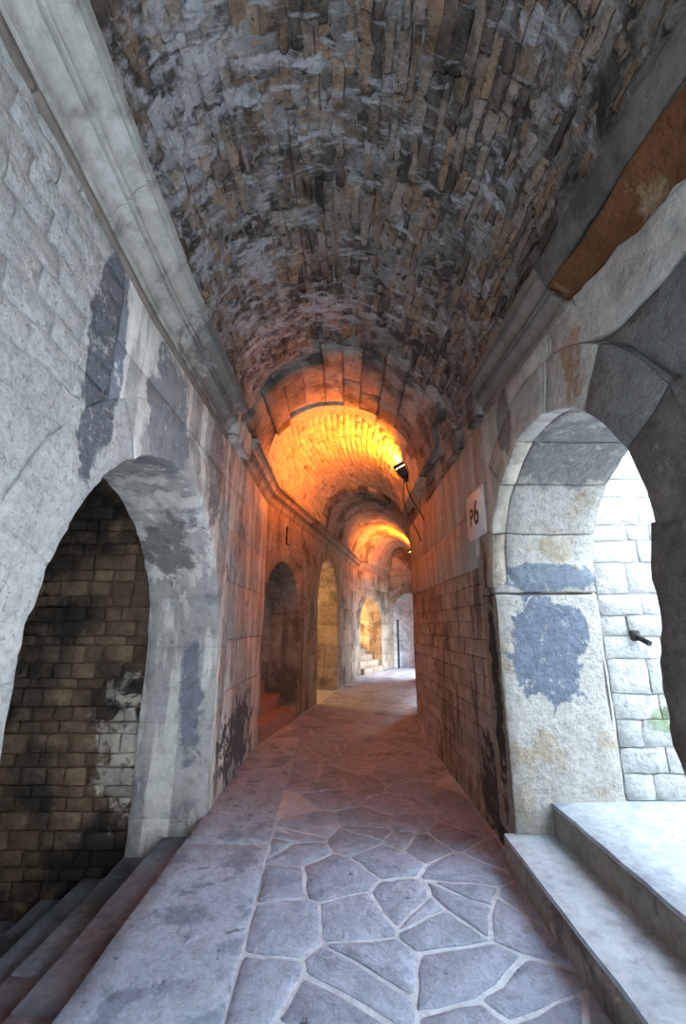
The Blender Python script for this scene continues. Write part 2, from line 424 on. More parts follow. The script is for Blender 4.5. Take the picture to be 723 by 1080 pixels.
# rubble stones of the near vault
def proj_size(p):
    th = math.atan(120/458.0); x, y, z = p[0], p[1], p[2]-CAM_H
    f = y*math.cos(th)+z*math.sin(th); up = -y*math.sin(th)+z*math.cos(th)
    if f < .1: return -1
    u, v = 361.5+458*x/f, 540-458*up/f
    return 1/(f*f) if -15 < u < 738 and -15 < v < 1080 else -1
cand = []
NC = 46
for i in range(NC):
    t0 = PI*(.015+.97*i/NC); t1 = PI*(.015+.97*(i+1)/NC)
    y = -.6+random.uniform(0, .2)
    while y < 4.45:
        L = random.uniform(.11, .36); y1 = min(y+L, 4.5)
        p = V3((t0+t1)/2, (y+y1)/2, 0)
        smear = noise.noise(Vector(p)*1.3+Vector((4, 1, 2)))+.5*noise.noise(Vector(p)*3.1)+(.18 if t0 > .6*PI else 0)
        if random.random() > .10 and y1-y > .06:
            dt = (t1-t0)*.05
            a0, a1 = t0+dt+random.uniform(-.02, .016), t1-dt+random.uniform(-.02, .016)
            pr = random.uniform(.004, .030)-.030*smear
            def f(a, b, c, a0=a0, a1=a1, y=y, y1=y1, pr=pr): return V3(a0+(a1-a0)*a, y+.006+(y1-y-.012)*b, -.05+(.05+pr)*c)
            if pr > -.03: cand.append((proj_size(p)*L*(1 if pr > .0 else .3), f, L))
        y = y1
cand.sort(key=lambda q: -q[0])
SV, SF, SR = [], [], []
for k, (a, f, L) in enumerate(cand):
    V, Fc = box_geo(f, n=(2, 3, 1), e=(.12, .06, .2), amp=.022, sc=15, skip=((2, 0),))
    r = random.random()
    if k < 290 and a > 0: mesh_obj('rubble_stone', V, Fc, 'vstone', ceiling, r)
    else:
        o = len(SV); SV += V; SF += [[q+o for q in x] for x in Fc]; SR += [r]*len(V)
so = mesh_obj('rubble_stones', SV, SF, 'vstone', ceiling, SR); so['kind'] = 'stuff'

# transverse ring of big blocks
ring = vault_sheet('ceiling_ring', 4.5, 5.95, .015, 'niche', None, .01, 4, 12)
struct(ring, 'ring of large arch blocks crossing the vault, lit orange from beyond')
rc = [0, .07, .17, .26, .345, .43, .50, .575, .66, .75, .85, .93, 1.0]
for i in range(len(rc)-1):
    t0 = PI*rc[i]+.003; t1 = PI*rc[i+1]-.003
    ya = 4.42+(random.uniform(-.26, .3)); yb = 5.78+random.uniform(-.32, .22)
    ym = ya+(yb-ya)*random.uniform(.35, .7); base = random.uniform(.045, .085)
    for (p, q) in ((ya, ym), (ym+.006, yb)):
        pr = base+random.uniform(-.015, .015)
        def f(a, b, c): return V3(t0+(t1-t0)*a, p+(q-p)*b, -.02+(.02+pr)*c)
        block('ring_block', f, 'ring', ring, n=(5, 4, 1), e=(.03, .015, .08), amp=.014, sc=7)
# middle vault of small coursed blocks
mid = vault_sheet('ceiling_middle', 5.7, 9.7, .073, 'vbrick', None, .008, 5, 40, 50)
struct(mid, 'small coursed vault beyond the ring, glowing orange in lamp light')
SV, SF, SR = [], [], []
for i in range(34):
    t0 = PI*i/34; t1 = PI*(i+1)/34; y = 5.8+random.uniform(0, .2)
    while y < 9.45:
        y1 = min(y+random.uniform(.16, .3), 9.5)
        pr = .07+random.uniform(.002, .012)
        V, Fc = box_geo(lambda a, b, c: V3(t0+.002+(t1-t0-.004)*a, y+.004+(y1-y-.008)*b, .05+(pr-.05)*c), n=(1, 1, 1), e=(.07, .05, .3), amp=.006, sc=9, skip=((2, 0),))
        if random.random() > .06:
            o = len(SV); SV += V; SF += [[q+o for q in x] for x in Fc]; SR += [random.random()]*len(V)
        y = y1
so = mesh_obj('vault_blocks', SV, SF, 'vbrick', mid, SR); so['kind'] = 'stuff'
far = vault_sheet('ceiling_far', 9.5, 18.6, .02, 'niche', None, .03, 3.5, 60, 40)
struct(far, 'dark rubble vault at the far bend of the gallery')
for i in range(15):
    t0 = PI*i/15+.003; t1 = PI*(i+1)/15-.003
    ya, yb = 9.42+random.uniform(-.04, .04), 9.95+random.uniform(-.06, .06)
    block('ring_block', lambda a, b, c: V3(t0+(t1-t0)*a, ya+(yb-ya)*b, .0+.14*c), 'ring', far, n=(3, 1, 1), e=(.06, .06, .15), amp=.008, sc=6)

# ================================================================ LEFT WALL, near
segL = Seg((-1.2, 0), (-1.2, 6.7), 1)
segL.n = Vector((1, 0))
aL = Arch(1.68, 4.30, 1.40, 2.71, t=.34, T=.65)
wl = wall_sheet('wall_left', segL, -4, 6.72, 3.95, [aL], 'backpale', base=-1.2); struct(wl, 'left gallery wall of pale limestone with a wide low arch')
def mL(s, h): return 'pale' if s < 2.0 else 'left'
courses(segL, wl, -1.4, 1.34, [0, .5, 1.0, 1.46], .75, [], 'pale', amp=.014, sc=13, res=.05, cap=16)
courses(segL, wl, -1.4, 1.9, [1.46, 2.05, 2.6], .8, [aL], 'pale', amp=.014, sc=13, res=.035, cap=24, joint=.002, b=.003, proud=(0,.004))
courses(segL, wl, -.6, 2.0, [2.6, 2.74, 2.87, 3.0, 3.13, 3.26, 3.39, 3.52, 3.66, 3.80], .27, [aL], mL, amp=.012, sc=13, res=.045, joint=.004, proud=(0,.004), b=.004)
courses(segL, wl, 1.9, 4.64, [1.46, 2.05, 2.6], 1.0, [aL], 'left', amp=.008, sc=5, joint=.0025, b=.003, proud=(0, .005))
courses(segL, wl, 2.0, 6.7, [2.6, 3.08, 3.52], 1.05, [aL], 'left', amp=.008, sc=5, joint=.0025, b=.003, proud=(0, .005))
courses(segL, wl, 4.64, 6.7, [1.46, 2.05, 2.6], 1.0, [aL], 'left', amp=.006, sc=5, joint=.004)
courses(segL, wl, 4.64, 6.7, [0, .42, .95, 1.46], .68, [aL], 'left', amp=.010, sc=6, joint=.008)
arch_stones(segL, wl, aL, 9, lambda i: 'pale' if i < 3 else 'left', [-1.2, -.02, .75, 1.40], amp=.012, joint=.0006, e=.0015, sc=9, fine=14, jmat=lambda i: 'pale' if i < 100 else 'left')

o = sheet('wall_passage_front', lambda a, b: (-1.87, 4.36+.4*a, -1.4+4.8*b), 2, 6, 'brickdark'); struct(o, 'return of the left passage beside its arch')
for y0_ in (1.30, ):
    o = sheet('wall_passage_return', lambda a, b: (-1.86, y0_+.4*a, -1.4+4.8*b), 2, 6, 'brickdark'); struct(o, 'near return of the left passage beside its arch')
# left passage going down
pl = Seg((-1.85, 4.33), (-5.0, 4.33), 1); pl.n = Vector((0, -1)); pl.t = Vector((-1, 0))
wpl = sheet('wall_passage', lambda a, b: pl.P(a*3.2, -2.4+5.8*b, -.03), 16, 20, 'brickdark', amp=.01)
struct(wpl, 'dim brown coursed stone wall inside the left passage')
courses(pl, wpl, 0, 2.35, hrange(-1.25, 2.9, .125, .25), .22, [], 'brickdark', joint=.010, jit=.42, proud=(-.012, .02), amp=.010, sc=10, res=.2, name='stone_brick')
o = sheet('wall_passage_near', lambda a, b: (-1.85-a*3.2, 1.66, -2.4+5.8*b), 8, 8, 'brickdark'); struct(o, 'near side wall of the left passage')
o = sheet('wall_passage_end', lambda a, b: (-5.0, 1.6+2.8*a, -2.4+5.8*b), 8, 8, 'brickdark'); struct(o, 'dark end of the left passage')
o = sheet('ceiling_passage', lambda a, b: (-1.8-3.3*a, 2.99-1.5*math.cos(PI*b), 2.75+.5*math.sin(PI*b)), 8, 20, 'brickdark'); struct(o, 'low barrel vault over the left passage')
st = empty('stone_steps', (-1.2, 3.0, -.15))
tag(st, 'worn stone steps going down into the dark arch on the left', 'steps')
for k in range(9):
    x1 = -1.2-.32*k; x0 = x1-.36; zt = -.15-.15*k
    for (ya, yb) in (((1.62, 3.02), (3.03, 4.33)) if k % 2 else ((1.62, 2.55), (2.56, 4.33))):
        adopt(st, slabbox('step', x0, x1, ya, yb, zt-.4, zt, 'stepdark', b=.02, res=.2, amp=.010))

# ================================================================ RIGHT WALL, near
segR = Seg((1.2, 0), (1.2, 7.6), 1); segR.n = Vector((-1, 0))
aR = Arch(1.60, 3.47, 1.90, 2.83, t=.32, T=.8)
wr = wall_sheet('wall_right', segR, -4, 7.62, 3.75, [aR, Arch(-3.4, -.35, 1.7, 3.1)], 'right'); struct(wr, 'right gallery wall of brown stained limestone with an arch to daylight')
# near ragged dark pier
for k, (h0, h1, ds) in enumerate(((0, .55, .02), (.555, 1.02, -.03), (1.03, 1.42, .03), (1.43, 1.92, -.02))):
    pass
courses(segR, wr, .2, 1.28, [0, .5, 1.0, 1.45, 1.9], .55, [aR], 'darkpier', amp=.016, sc=8, res=.12)
courses(segR, wr, .2, 2.5, [1.9, 2.45, 2.86], .7, [aR], 'greyvous', amp=.014, sc=9, res=.12)
courses(segR, wr, .2, 2.18, [2.86, 3.32], 1.1, [aR], 'rightnear', amp=.012, sc=7, res=.12)
courses(segR, wr, 2.18, 5.0, [2.10, 2.62, 3.32], 1.15, [aR], 'rightup', amp=.008, sc=5, joint=.004)
courses(segR, wr, 5.0, 7.6, [2.10, 2.62, 3.32], 1.1, [], 'rightup', amp=.008, sc=5, joint=.004)
courses(segR, wr, 3.79, 7.6, hrange(0, 2.10, .15), .32, [aR], 'right', joint=.005, proud=(-.006, .004), b=.004, amp=.008, sc=8, res=.2)
def vR(i): return 'darkpier' if i == 0 else ('greyvous' if i < 4 else 'jamb')
arch_stones(segR, wr, aR, 7, 'jamb', [.0, .62, 1.22, 1.90], amp=.014, sc=6, joint=.003, both=(0, 0), proud=.02,
            face=lambda i: ('darkpier', 'greyvous', 'rightnear', 'rightnear', 'rightup', 'rightup', 'right')[i])
for h0, h1, m in ((.15, 1.84, 'jamb'), (1.85, 2.09, 'jamb')):
    block('jamb_stone', lambda x, y, z: segR.P(3.47+.32*x, h0+(h1-h0)*y, -.8+.81*z), m, wr, n=(3, max(2, int((h1-h0)/.08)), 9), e=(.05, .012/(h1-h0), .02), amp=.010, sc=9)
EDGE = [(-.1, 1.66), (.5, 1.66), (.9, 1.69), (1.14, 1.72), (1.40, 1.735), (1.62, 1.68), (1.80, 1.69), (1.95, 1.64), (2.1, 1.62)]
def pedge(h):
    for (a, p), (b, q) in zip(EDGE, EDGE[1:]):
        if a <= h <= b: return p+(q-p)*(h-a)/(b-a)+.028*noise.noise(Vector((h*7, 1, 2)))+.014*noise.noise(Vector((h*19, 4, 2)))
    return 1.65
for h0, h1 in ((-.05, .53), (.515, 1.06), (1.035, 1.52), (1.49, 1.98)):
    block('jamb_stone', lambda x, y, z: (lambda h: segR.P(pedge(h)-(pedge(h)-1.2)*x, h, -.8+.815*z))(h0+(h1-h0)*y), 'darkpier', wr,
          n=(6, 10, 12), e=(.02, .008, .015), amp=.016, sc=10, seed=5.1)

# right passage: white ashlar side wall under open sky
pr_ = Seg((2.0, 3.47), (6.0, 3.47), 1); pr_.n = Vector((0, -1))
wpr = sheet('wall_outside', lambda a, b: pr_.P(a*4.0, .3+3.9*b, -.024), 16, 20, 'backwhite', amp=.004)
struct(wpr, 'bright white ashlar wall seen through the right arch')
courses(pr_, wpr, 0, 2.2, hrange(.4, 3.9, .185, .2), .33, [], 'brickwhite', joint=.007, proud=(-.016, -.004), amp=.010, sc=11, res=.07, b=.004, jit=.35)
wpn = sheet('wall_outside_near', lambda a, b: (2.0+4.0*a, 1.15, .0+4.2*b), 10, 10, 'brickwhite', amp=.01); struct(wpn, 'near side wall of the outer stair passage')
sr = empty('stone_steps', (1.3, 2.5, 0))
tag(sr, 'pale stone steps rising through the bright arch on the right', 'steps')
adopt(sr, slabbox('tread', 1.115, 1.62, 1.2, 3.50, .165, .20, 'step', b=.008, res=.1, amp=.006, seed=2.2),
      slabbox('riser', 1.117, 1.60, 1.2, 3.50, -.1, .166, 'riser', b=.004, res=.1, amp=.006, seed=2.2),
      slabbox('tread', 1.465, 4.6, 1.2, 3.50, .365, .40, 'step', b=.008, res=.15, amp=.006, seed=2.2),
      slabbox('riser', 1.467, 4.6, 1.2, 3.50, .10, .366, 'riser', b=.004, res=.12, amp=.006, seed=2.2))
gd = sheet('ground', lambda a, b: (1.25+24*a, -6+30*b, -.12), 8, 8, 'earth', amp=.0); struct(gd, 'pale outer ground beyond the right wall')

wb = sheet('wall_back_added', lambda a, b: (-1.3+2.6*a, -4.0, -.1+5.2*b), 6, 10, 'pale', amp=.02); struct(wb, 'unseen pale wall added behind the viewpoint to cut daylight along the gallery')  # added end wall keeps daylight from running straight down the gallery
# ================================================================ FAR WALLS
segL2 = Seg((-1.2, 6.7), (.5, 15.2), 1)
a2 = Arch(.02, 1.78, 1.80, 2.68, t=.28, T=.55)
a3 = Arch(3.25, 5.35, 2.15, 3.2, t=.25, T=.55)
wl2 = wall_sheet('wall_left_far', segL2, -.0, segL2.L+.02, 3.95, [a2, a3], 'back'); struct(wl2, 'left gallery wall past the bend, washed orange by the lamp')
L2 = segL2.L
for (p, q) in ((1.78+.28, 3.0), (5.6, L2)):
    courses(segL2, wl2, p, q, [0, .5, 1.0, 1.5, 2.1], .6, [a2, a3], 'far', amp=.008, joint=.007)
courses(segL2, wl2, .0, L2, [2.1, 2.7, 3.1, 3.52], .95, [a2, a3], 'far', amp=.008, joint=.005)
arch_stones(segL2, wl2, a2, 7, 'far', 3, amp=.008, both=(0, 1))
block('jamb_stone', lambda x, y, z: segL2.P(.02-.14*x, 1.8*y, -.55+.56*z), 'far', wl2, n=(1, 6, 3), e=(.08, .02, .03), amp=.008)
arch_stones(segL2, wl2, a3, 7, 'far', 4, amp=.012)
segL3 = Seg((.5, 15.2), (1.9, 18.0), 1)
a4 = Arch(.2, 2.15, 1.65, 2.62, t=.25, T=.5)
wl3 = wall_sheet('wall_left_bend', segL3, -.02, segL3.L+.02, 3.95, [a4], 'back'); struct(wl3, 'left wall at the far bend with a small stair arch')
courses(segL3, wl3, 0, segL3.L, [1.65, 2.3, 2.9, 3.5], .8, [a4], 'far', amp=.008)
courses(segL3, wl3, 2.4, segL3.L, [0, .55, 1.1, 1.65], .8, [a4], 'far', amp=.008)
arch_stones(segL3, wl3, a4, 7, 'far', 3, amp=.008)
segE = Seg((1.9, 18.0), (5.4, 18.2), 1)
a5 = Arch(.12, 1.75, 2.1, 2.92, t=.25, T=.4)
we = wall_sheet('wall_end', segE, -.02, 3.6, 5.4, [a5], 'niche'); struct(we, 'dark wall closing the far end of the gallery above a pale doorway')
arch_stones(segE, we, a5, 7, 'far', 3, amp=.008)
courses(segE, we, 0, 3.4, [2.1, 2.7, 3.3, 3.9, 4.5], .7, [a5], 'niche', amp=.01)
dp = sheet('wall_doorway', lambda a, b: segE.P(2.2*a-.1, 3.1*b, -.42), 10, 12, 'greywall', amp=.02); struct(dp, 'pale grey lit wall inside the far doorway')
o = sheet('floor_doorway', lambda a, b: segE.P(2.6*a-.2, -.008, .3-1.0*b), 4, 4, 'fmortar', amp=.003); struct(o, 'paved threshold of the far doorway')
post = empty('door_post', (2.2, 18.0, 0)); tag(post, 'thin dark upright post beside the pale doorway at the gallery end', 'post')
adopt(post, slabbox('shaft', 2.15, 2.22, 17.9, 17.97, 0, 1.78, 'metal', b=.006, amp=0),
      slabbox('cap', 2.135, 2.235, 17.885, 17.985, 1.78, 1.83, 'metal', b=.01, amp=0))
# right wall past the corner, with openings to daylight
segR2 = Seg((1.2, 7.6), (xR(18.6), 18.6), -1)
aR1 = Arch(1.75, 4.7, 1.0, 2.1, t=.3, T=.6); aR2 = Arch(7.0, 10.0, 1.2, 2.6, t=.3, T=.6)
wr2 = wall_sheet('wall_right_far', segR2, -.0, segR2.L, 3.75, [aR1, aR2], 'back'); struct(wr2, 'right gallery wall past the corner with arches to daylight')
for a in (aR1, aR2): arch_stones(segR2, wr2, a, 9, 'far', 3, amp=.01)
courses(segR2, wr2, 0, 1.4, hrange(0, 2.1, .5), .7, [aR1], 'far')
courses(segR2, wr2, 5.05, 6.1, hrange(0, 2.1, .5), .7, [aR1, aR2], 'far')
courses(segR2, wr2, 0, segR2.L, [2.1, 2.7, 3.32], .9, [aR1, aR2], 'far')

o = sheet('wall_outer_added', lambda a, b: (xR(8.2+5.6*a)+2.0, 8.2+5.6*a, -.1+4.6*b), 8, 8, 'far', amp=.02); struct(o, 'unseen wall added outside the far right arch to hold back skylight')  # added blocker, dims the skylight entering the first far arch
# niches behind the far left arches
def niche(seg, a, depth, mat, label, top=None, near=True):
    s0, s1, T = a.c-a.r, a.c+a.r, a.T
    H = (top or a.sp+a.rise)+.25
    b = wall_sheet('wall_niche', seg, s0-.3, s1+.3, H, [], mat, d=-depth, amp=.03); struct(b, label)
    for q, k in ((s0-.01, 0), (s1+.01, 1)):
        sg = Seg((0, 0), (1, 0), 1); p0 = Vector(seg.P(q, 0, -T)[:2]); sg.A = p0; sg.t = -seg.n; sg.n = seg.t*(1 if k == 0 else -1)
        sheet('side_wall', lambda u, v: sg.P(u*(depth-T+.05), H*v, -.02), 6, 10, 'back', b)
        if k == 1 or near: courses(sg, b, 0, depth-T, hrange(0, H-.1, .3), .5, [], mat, amp=.012, joint=.012)
    sheet('niche_floor', lambda u, v: seg.P(s0-.3+(s1-s0+.6)*u, -.01, .1-(depth+.3)*v), 4, 4, 'fmortar', b)
    sheet('vault', lambda u, v: seg.P(a.c-(a.r+.04)*math.cos(PI*v), a.sp+(a.rise+.04)*math.sin(PI*v), -T-(depth-T+.05)*u), 4, 16, mat, b)
    courses(seg2 := Seg(seg.P(s0, 0, -depth)[:2], seg.P(s1, 0, -depth)[:2], 1), b, 0, s1-s0, hrange(0, H-.05, .34), .5, [], mat, amp=.014, joint=.014, proud=(.015, .02))
    return b
niche(segL2, a2, 1.55, 'niche', 'dim stone walls inside the arch with reddish steps')
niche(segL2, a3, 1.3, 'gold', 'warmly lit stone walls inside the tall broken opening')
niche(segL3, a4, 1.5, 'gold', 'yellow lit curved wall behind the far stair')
def stair(seg, s0, s1, n, rise, going, d0, mat, label):
    p = seg.P((s0+s1)/2, 0, d0); e = empty('stone_steps', p); tag(e, label, 'steps')
    for k in range(n):
        f = lambda x, y, z: seg.P(s0+(s1-s0)*x, -.05+(rise*(k+1)+.05)*z, d0-going*k-(1.4-going*k)*y)
        adopt(e, block('step', f, mat, n=(5, 3, 2), e=(.012, .014, .06), amp=.010, sc=6))
    return e
stair(segL2, .05, 1.75, 4, .21, .30, .02, 'redstep', 'reddish stone steps climbing into the dim arch past the lamp')
stair(segL3, .25, 2.1, 5, .19, .24, .12, 'far', 'small brown steps in the yellow lit arch at the far bend')

# ================================================================ FLOOR
def poly_clip(poly, p, n):
    out = []
    for i in range(len(poly)):
        a, b = poly[i], poly[(i+1) % len(poly)]
        da, db = (a[0]-p[0])*n[0]+(a[1]-p[1])*n[1], (b[0]-p[0])*n[0]+(b[1]-p[1])*n[1]
        if da <= 0: out.append(a)
        if (da < 0) != (db < 0) and da != db:
            t = da/(da-db); out.append((a[0]+(b[0]-a[0])*t, a[1]+(b[1]-a[1])*t))
    return out
fl = []
NYF = 60
def xF(y): return xL(y)+(.04 if 1.6 < y < 4.4 else -.05)
floor = sheet('floor', lambda a, b: (xF(-2+20.8*a)+(xR(-2+20.8*a)+.1-xF(-2+20.8*a))*b, -2+20.8*a, -.003), 120, 14, 'fmortar', amp=.0025, sc=4)
struct(floor, 'crazy-paved gallery floor of grey flagstones with pale mortar joints')
# long kerb slabs along the left side
y = .6
def xK(y): return -.50-.035*(y-2.3) if y < 7 else xL(y)+.55
while y < 6.7:
    y1 = min(y+random.uniform(1.1, 1.7), 6.75)
    if 6.75-y1 < .5: y1 = 6.75
    a = y+.003; b_ = y1-.003
    f = lambda u, v, c: (-1.215+(xK(a+(b_-a)*v)-.004+1.215)*u, a+(b_-a)*v, -.22+.226*c)
    block('kerb_slab', f, 'slab', floor, n=(5, 10, 1), e=(.012, .005, .04), amp=.005, sc=4, seed=8.8)
    y = y1
# irregular flags
pts = []
y = 1.0; row = 0
while y < 18.3:
    sp = .40+.02*max(0, y-3)
    x0, x1 = (xK(y) if y < 6.9 else xL(y)), xR(y)
    n = max(2, round((x1-x0)/(sp*1.05)))
    for i in range(n):
        pts.append((x0+(x1-x0)*(i+.5+(.25 if row % 2 else -.25)+random.uniform(-.42, .42))/n, y+random.uniform(-.42, .42)*sp))
    y += sp*random.uniform(.75, 1.0); row += 1
# shatter a few into small infill pieces
pts += [(p[0]+random.uniform(-.15, .15), p[1]+random.uniform(-.15, .15)) for p in random.sample(pts, 45)]
for i, p in enumerate(pts):
    x0, x1 = (xK(p[1])+.012 if p[1] < 6.9 else xL(p[1])+.03), xR(p[1])-.01
    if not x0 < p[0] < x1: continue
    sl0, sl1 = (-.035, 0) if p[1] < 6.9 else (.2, 0)
    if p[1] > 7.6: sl1 = .2
    R = .75
    poly = [(p[0]-R, p[1]-R), (p[0]+R, p[1]-R), (p[0]+R, p[1]+R), (p[0]-R, p[1]+R)]
    poly = poly_clip(poly, (x0, p[1]), (-1, sl0)); poly = poly_clip(poly, (x1, p[1]), (1, -sl1))
    for j, q in enumerate(pts):
        if j == i: continue
        d = (q[0]-p[0], q[1]-p[1]); l = math.hypot(*d)
        if l > 1.6 or l < 1e-4: continue
        g = .007+.006*noise.noise(Vector((i*.7, j*.7, 0)))+.006
        mdp = ((p[0]+q[0])/2-d[0]/l*g, (p[1]+q[1])/2-d[1]/l*g)
        poly = poly_clip(poly, mdp, d)
        if len(poly) < 3: break
    if len(poly) < 3: continue
    cx = sum(a[0] for a in poly)/len(poly); cy = sum(a[1] for a in poly)/len(poly)
    # round the outline: subdivide edges and wobble
    ring_ = []
    for k in range(len(poly)):
        a, b = poly[k], poly[(k+1) % len(poly)]
        for t in (.05, .35, .65, .95):
            x, yy = a[0]+(b[0]-a[0])*t, a[1]+(b[1]-a[1])*t
            w_ = .022
            ring_.append((x+w_*noise.noise(Vector((x*9, yy*9, 3))), yy+w_*noise.noise(Vector((x*9, yy*9, 8)))))
    N = len(ring_); h = random.uniform(-.001, .006)
    V = [(x, yy, -.05) for x, yy in ring_]
    V += [(x, yy, h-.0035) for x, yy in ring_]
    V += [(x+(cx-x)*.03, yy+(cy-yy)*.03, h+.003*noise.noise(Vector((x*4, yy*4, i)))) for x, yy in ring_]
    V += [(x+(cx-x)*.55, yy+(cy-yy)*.55, h+.004*noise.noise(Vector((x*4, yy*4, i)))) for x, yy in ring_]
    V.append((cx, cy, h))
    Fc = []
    for lv in range(3):
        for k in range(N): Fc.append((lv*N+k, lv*N+(k+1) % N, (lv+1)*N+(k+1) % N, (lv+1)*N+k))
    for k in range(N): Fc.append((3*N+k, 3*N+(k+1) % N, 4*N))
    mesh_obj('flagstone', V, Fc, 'flag', floor)

# ================================================================ CORNICES
def tiltL(y): return .11*max(0., 2.3-y)
def tiltR(y): return -.07*max(0., 3.3-y)
def cornice(name, seg, cuts, h0, prof, mat, label, amp=.006, skip=(), tilt=lambda y: 0.):
    root = empty(name); struct(root, label)
    for i in range(len(cuts)-1):
        if i in skip: continue
        s0, s1 = cuts[i]+.003, cuts[i+1]-.003
        n = max(3, int((s1-s0)/.12)); V = []; Fc = []; m = len(prof)
        for k in range(n+1):
            s = s0+(s1-s0)*k/n
            for (d, h) in prof: V.append(disp(seg.P(s, h0+h+tilt(s), d), amp*(.3 if 0 < k < n else .6), 5, 4))
        for k in range(n):
            for j in range(m-1):
                a = k*m+j; Fc.append((a, a+1, a+m+1, a+m))
        Fc.append(list(range(m))); Fc.append([n*m+j for j in range(m)][::-1])
        mm = mat if isinstance(mat, str) else mat(i)
        o = mesh_obj('cornice_block', V, Fc, mm, root, None, smooth=False)
    return root
def arcpts(d0, h0, d1, h1, bulge, n=6):
    r = []
    for i in range(1, n+1):
        t = i/n; nx, ny = (h1-h0), -(d1-d0); k = bulge*4*t*(1-t)
        r.append((d0+(d1-d0)*t+nx*k, h0+(h1-h0)*t+ny*k))
    return r
PROF = [(-.1, -.02), (-.06, -.02), (-.06, .016), (.022, .018), (.030, .040), (.014, .043), (.014, .056), (.034, .058)]+arcpts(.034, .058, .098, .14, -.20)\
     + [(.062, .142), (.062, .165), (.108, .166), (.114, .174), (.070, .180), (.070, .197), (.120, .198)]\
     + arcpts(.120, .198, .190, .265, -.16)+[(.145, .266), (.145, .288), (.208, .289), (.214, .335), (.10, .345), (-.1, .345)]
cornice('trim_1', segL, [-1.5, .55, 1.75, 2.95, 4.12], 3.49, PROF, 'corn', 'long moulded grey stone cornice along the left wall', tilt=tiltL)
tr1 = bpy.data.objects['trim_1']
for s0_, s1_ in ((-1.5, 1.2), (1.2, 2.6), (2.6, 4.12)):
    block('dark_strip', lambda a, b, c: segL.P(s0_+(s1_-s0_)*a, 3.455+.04*b+tiltL(s0_+(s1_-s0_)*a), -.03+.055*c), 'corndark', tr1, n=(12, 1, 1), e=(.004, .1, .1), amp=.008, sc=8)  # thin dark strip along the cornice's lower edge
cornice('trim_2', segL, [4.9, 5.7, 6.69], 3.47, [(d*.85, h) for d, h in PROF], 'corn', 'moulded cornice past the broken gap on the left wall')
cornice('trim_3', segL2, [.0, 1.2, 2.4, 3.6, 4.8, 6.0, 7.2, L2], 3.47, [(d*.85, h) for d, h in PROF], 'far', 'orange lit cornice on the left wall past the bend')
PR = [(d*.72, h*.85) for d, h in PROF]
cornice('trim_4', segR, [1.98, 3.32], 3.31, PR, 'corndark', 'dark brown surviving piece of cornice on the right wall', tilt=tiltR)
cornice('trim_5', segR2, [0, 1.2, 2.6, 4.0, 5.4, 6.8, 8.2, 9.6], 3.31, PR, 'far', 'far cornice on the right wall past the corner')
# rubble lump in the gap of the left cornice
gap = empty('trim_6', (-1.15, 4.5, 3.5)); struct(gap, 'broken stump of cornice between two moulded lengths on the left wall')
for (y0, y1, z0, z1, d) in ((4.14, 4.5, 3.50, 3.70, .13), (4.42, 4.86, 3.5, 3.84, .10), (4.14, 4.55, 3.68, 3.84, .07)):
    adopt(gap, block('fragment', boxf(-1.26, -1.2+d, y0, y1, z0, z1), 'left', n=(3, 4, 3), e=.16, amp=.030, sc=9))
# broken right cornice: a lip left on top, rusty fracture below
bc = empty('trim_7', (1.15, 1.0, 3.3)); struct(bc, 'broken cornice with rust-brown fracture on the near right wall')
def wz(b): return max(0., min(1., (1.98-(-.6+2.54*b))/1.0))
adopt(bc, block('lip', lambda a, b, c: (1.30-(.26-.06*(1-c))*a, -.6+2.58*b, 3.45+.16*c+tiltR(-.6+2.58*b)), 'cornlip', n=(2, 16, 2), e=(.06, .01, .12), amp=.012, sc=6),
      block('fracture', lambda a, b, c: (1.26-(.080+.09*c*c)*a, -.6+2.54*b, (3.35-.16*wz(b))*(1-c)+3.455*c+tiltR(-.6+2.54*b)), 'rust', n=(4, 24, 6), e=(.06, .01, .05), amp=.020, sc=6),
      block('pale_edge', lambda a, b, c: (1.26-(.060+.025*c)*a, -.6+2.50*b, 3.20+.15*c-.16*wz(b)+tiltR(-.6+2.5*b)), 'rightnear', n=(2, 20, 2), e=(.06, .01, .1), amp=.020, sc=7))
# ragged core where the right cornice is lost
rg = empty('trim_8', (1.2, 4.5, 3.3)); struct(rg, 'ragged dark rubble core above the right wall where cornice is lost')
y = 3.34
while y < 7.5:
    y1 = y+random.uniform(.25, .55)
    if 5.95 < y < 6.7: y = 6.75; continue
    z1 = 3.31+random.uniform(.12, .32); d = random.uniform(.0, .09)
    adopt(rg, block('rubble_stone', boxf(1.28, 1.2-d, y, y1, 3.31, z1), 'ring', n=(2, 3, 3), e=.14, amp=.026, sc=8))
    if random.random() < .8: adopt(rg, block('rubble_stone', boxf(1.28, 1.16-d*.5, y+.05, y1+.08, z1, 3.70), 'ring', n=(2, 3, 2), e=.14, amp=.026, sc=8))
    y = y1
# upper springing course above the left cornice (rough beige blocks by the camera)
sp_ = empty('trim_9', (-1.1, 1.0, 3.83)); struct(sp_, 'rough beige stones bedded on top of the left cornice')
y = -.4
while y < 2.0:
    y1 = y+random.uniform(.4, .7)
    adopt(sp_, block('stone_block', lambda a, b, c: (-1.24+(.205-.03*c)*a, y+.01+(y1-y-.02)*b, 3.835+.20*c+tiltL(y+.01+(y1-y-.02)*b)), 'rightnear', n=(3, 5, 2), e=(.08, .04, .08), amp=.018, sc=8))
    y = y1

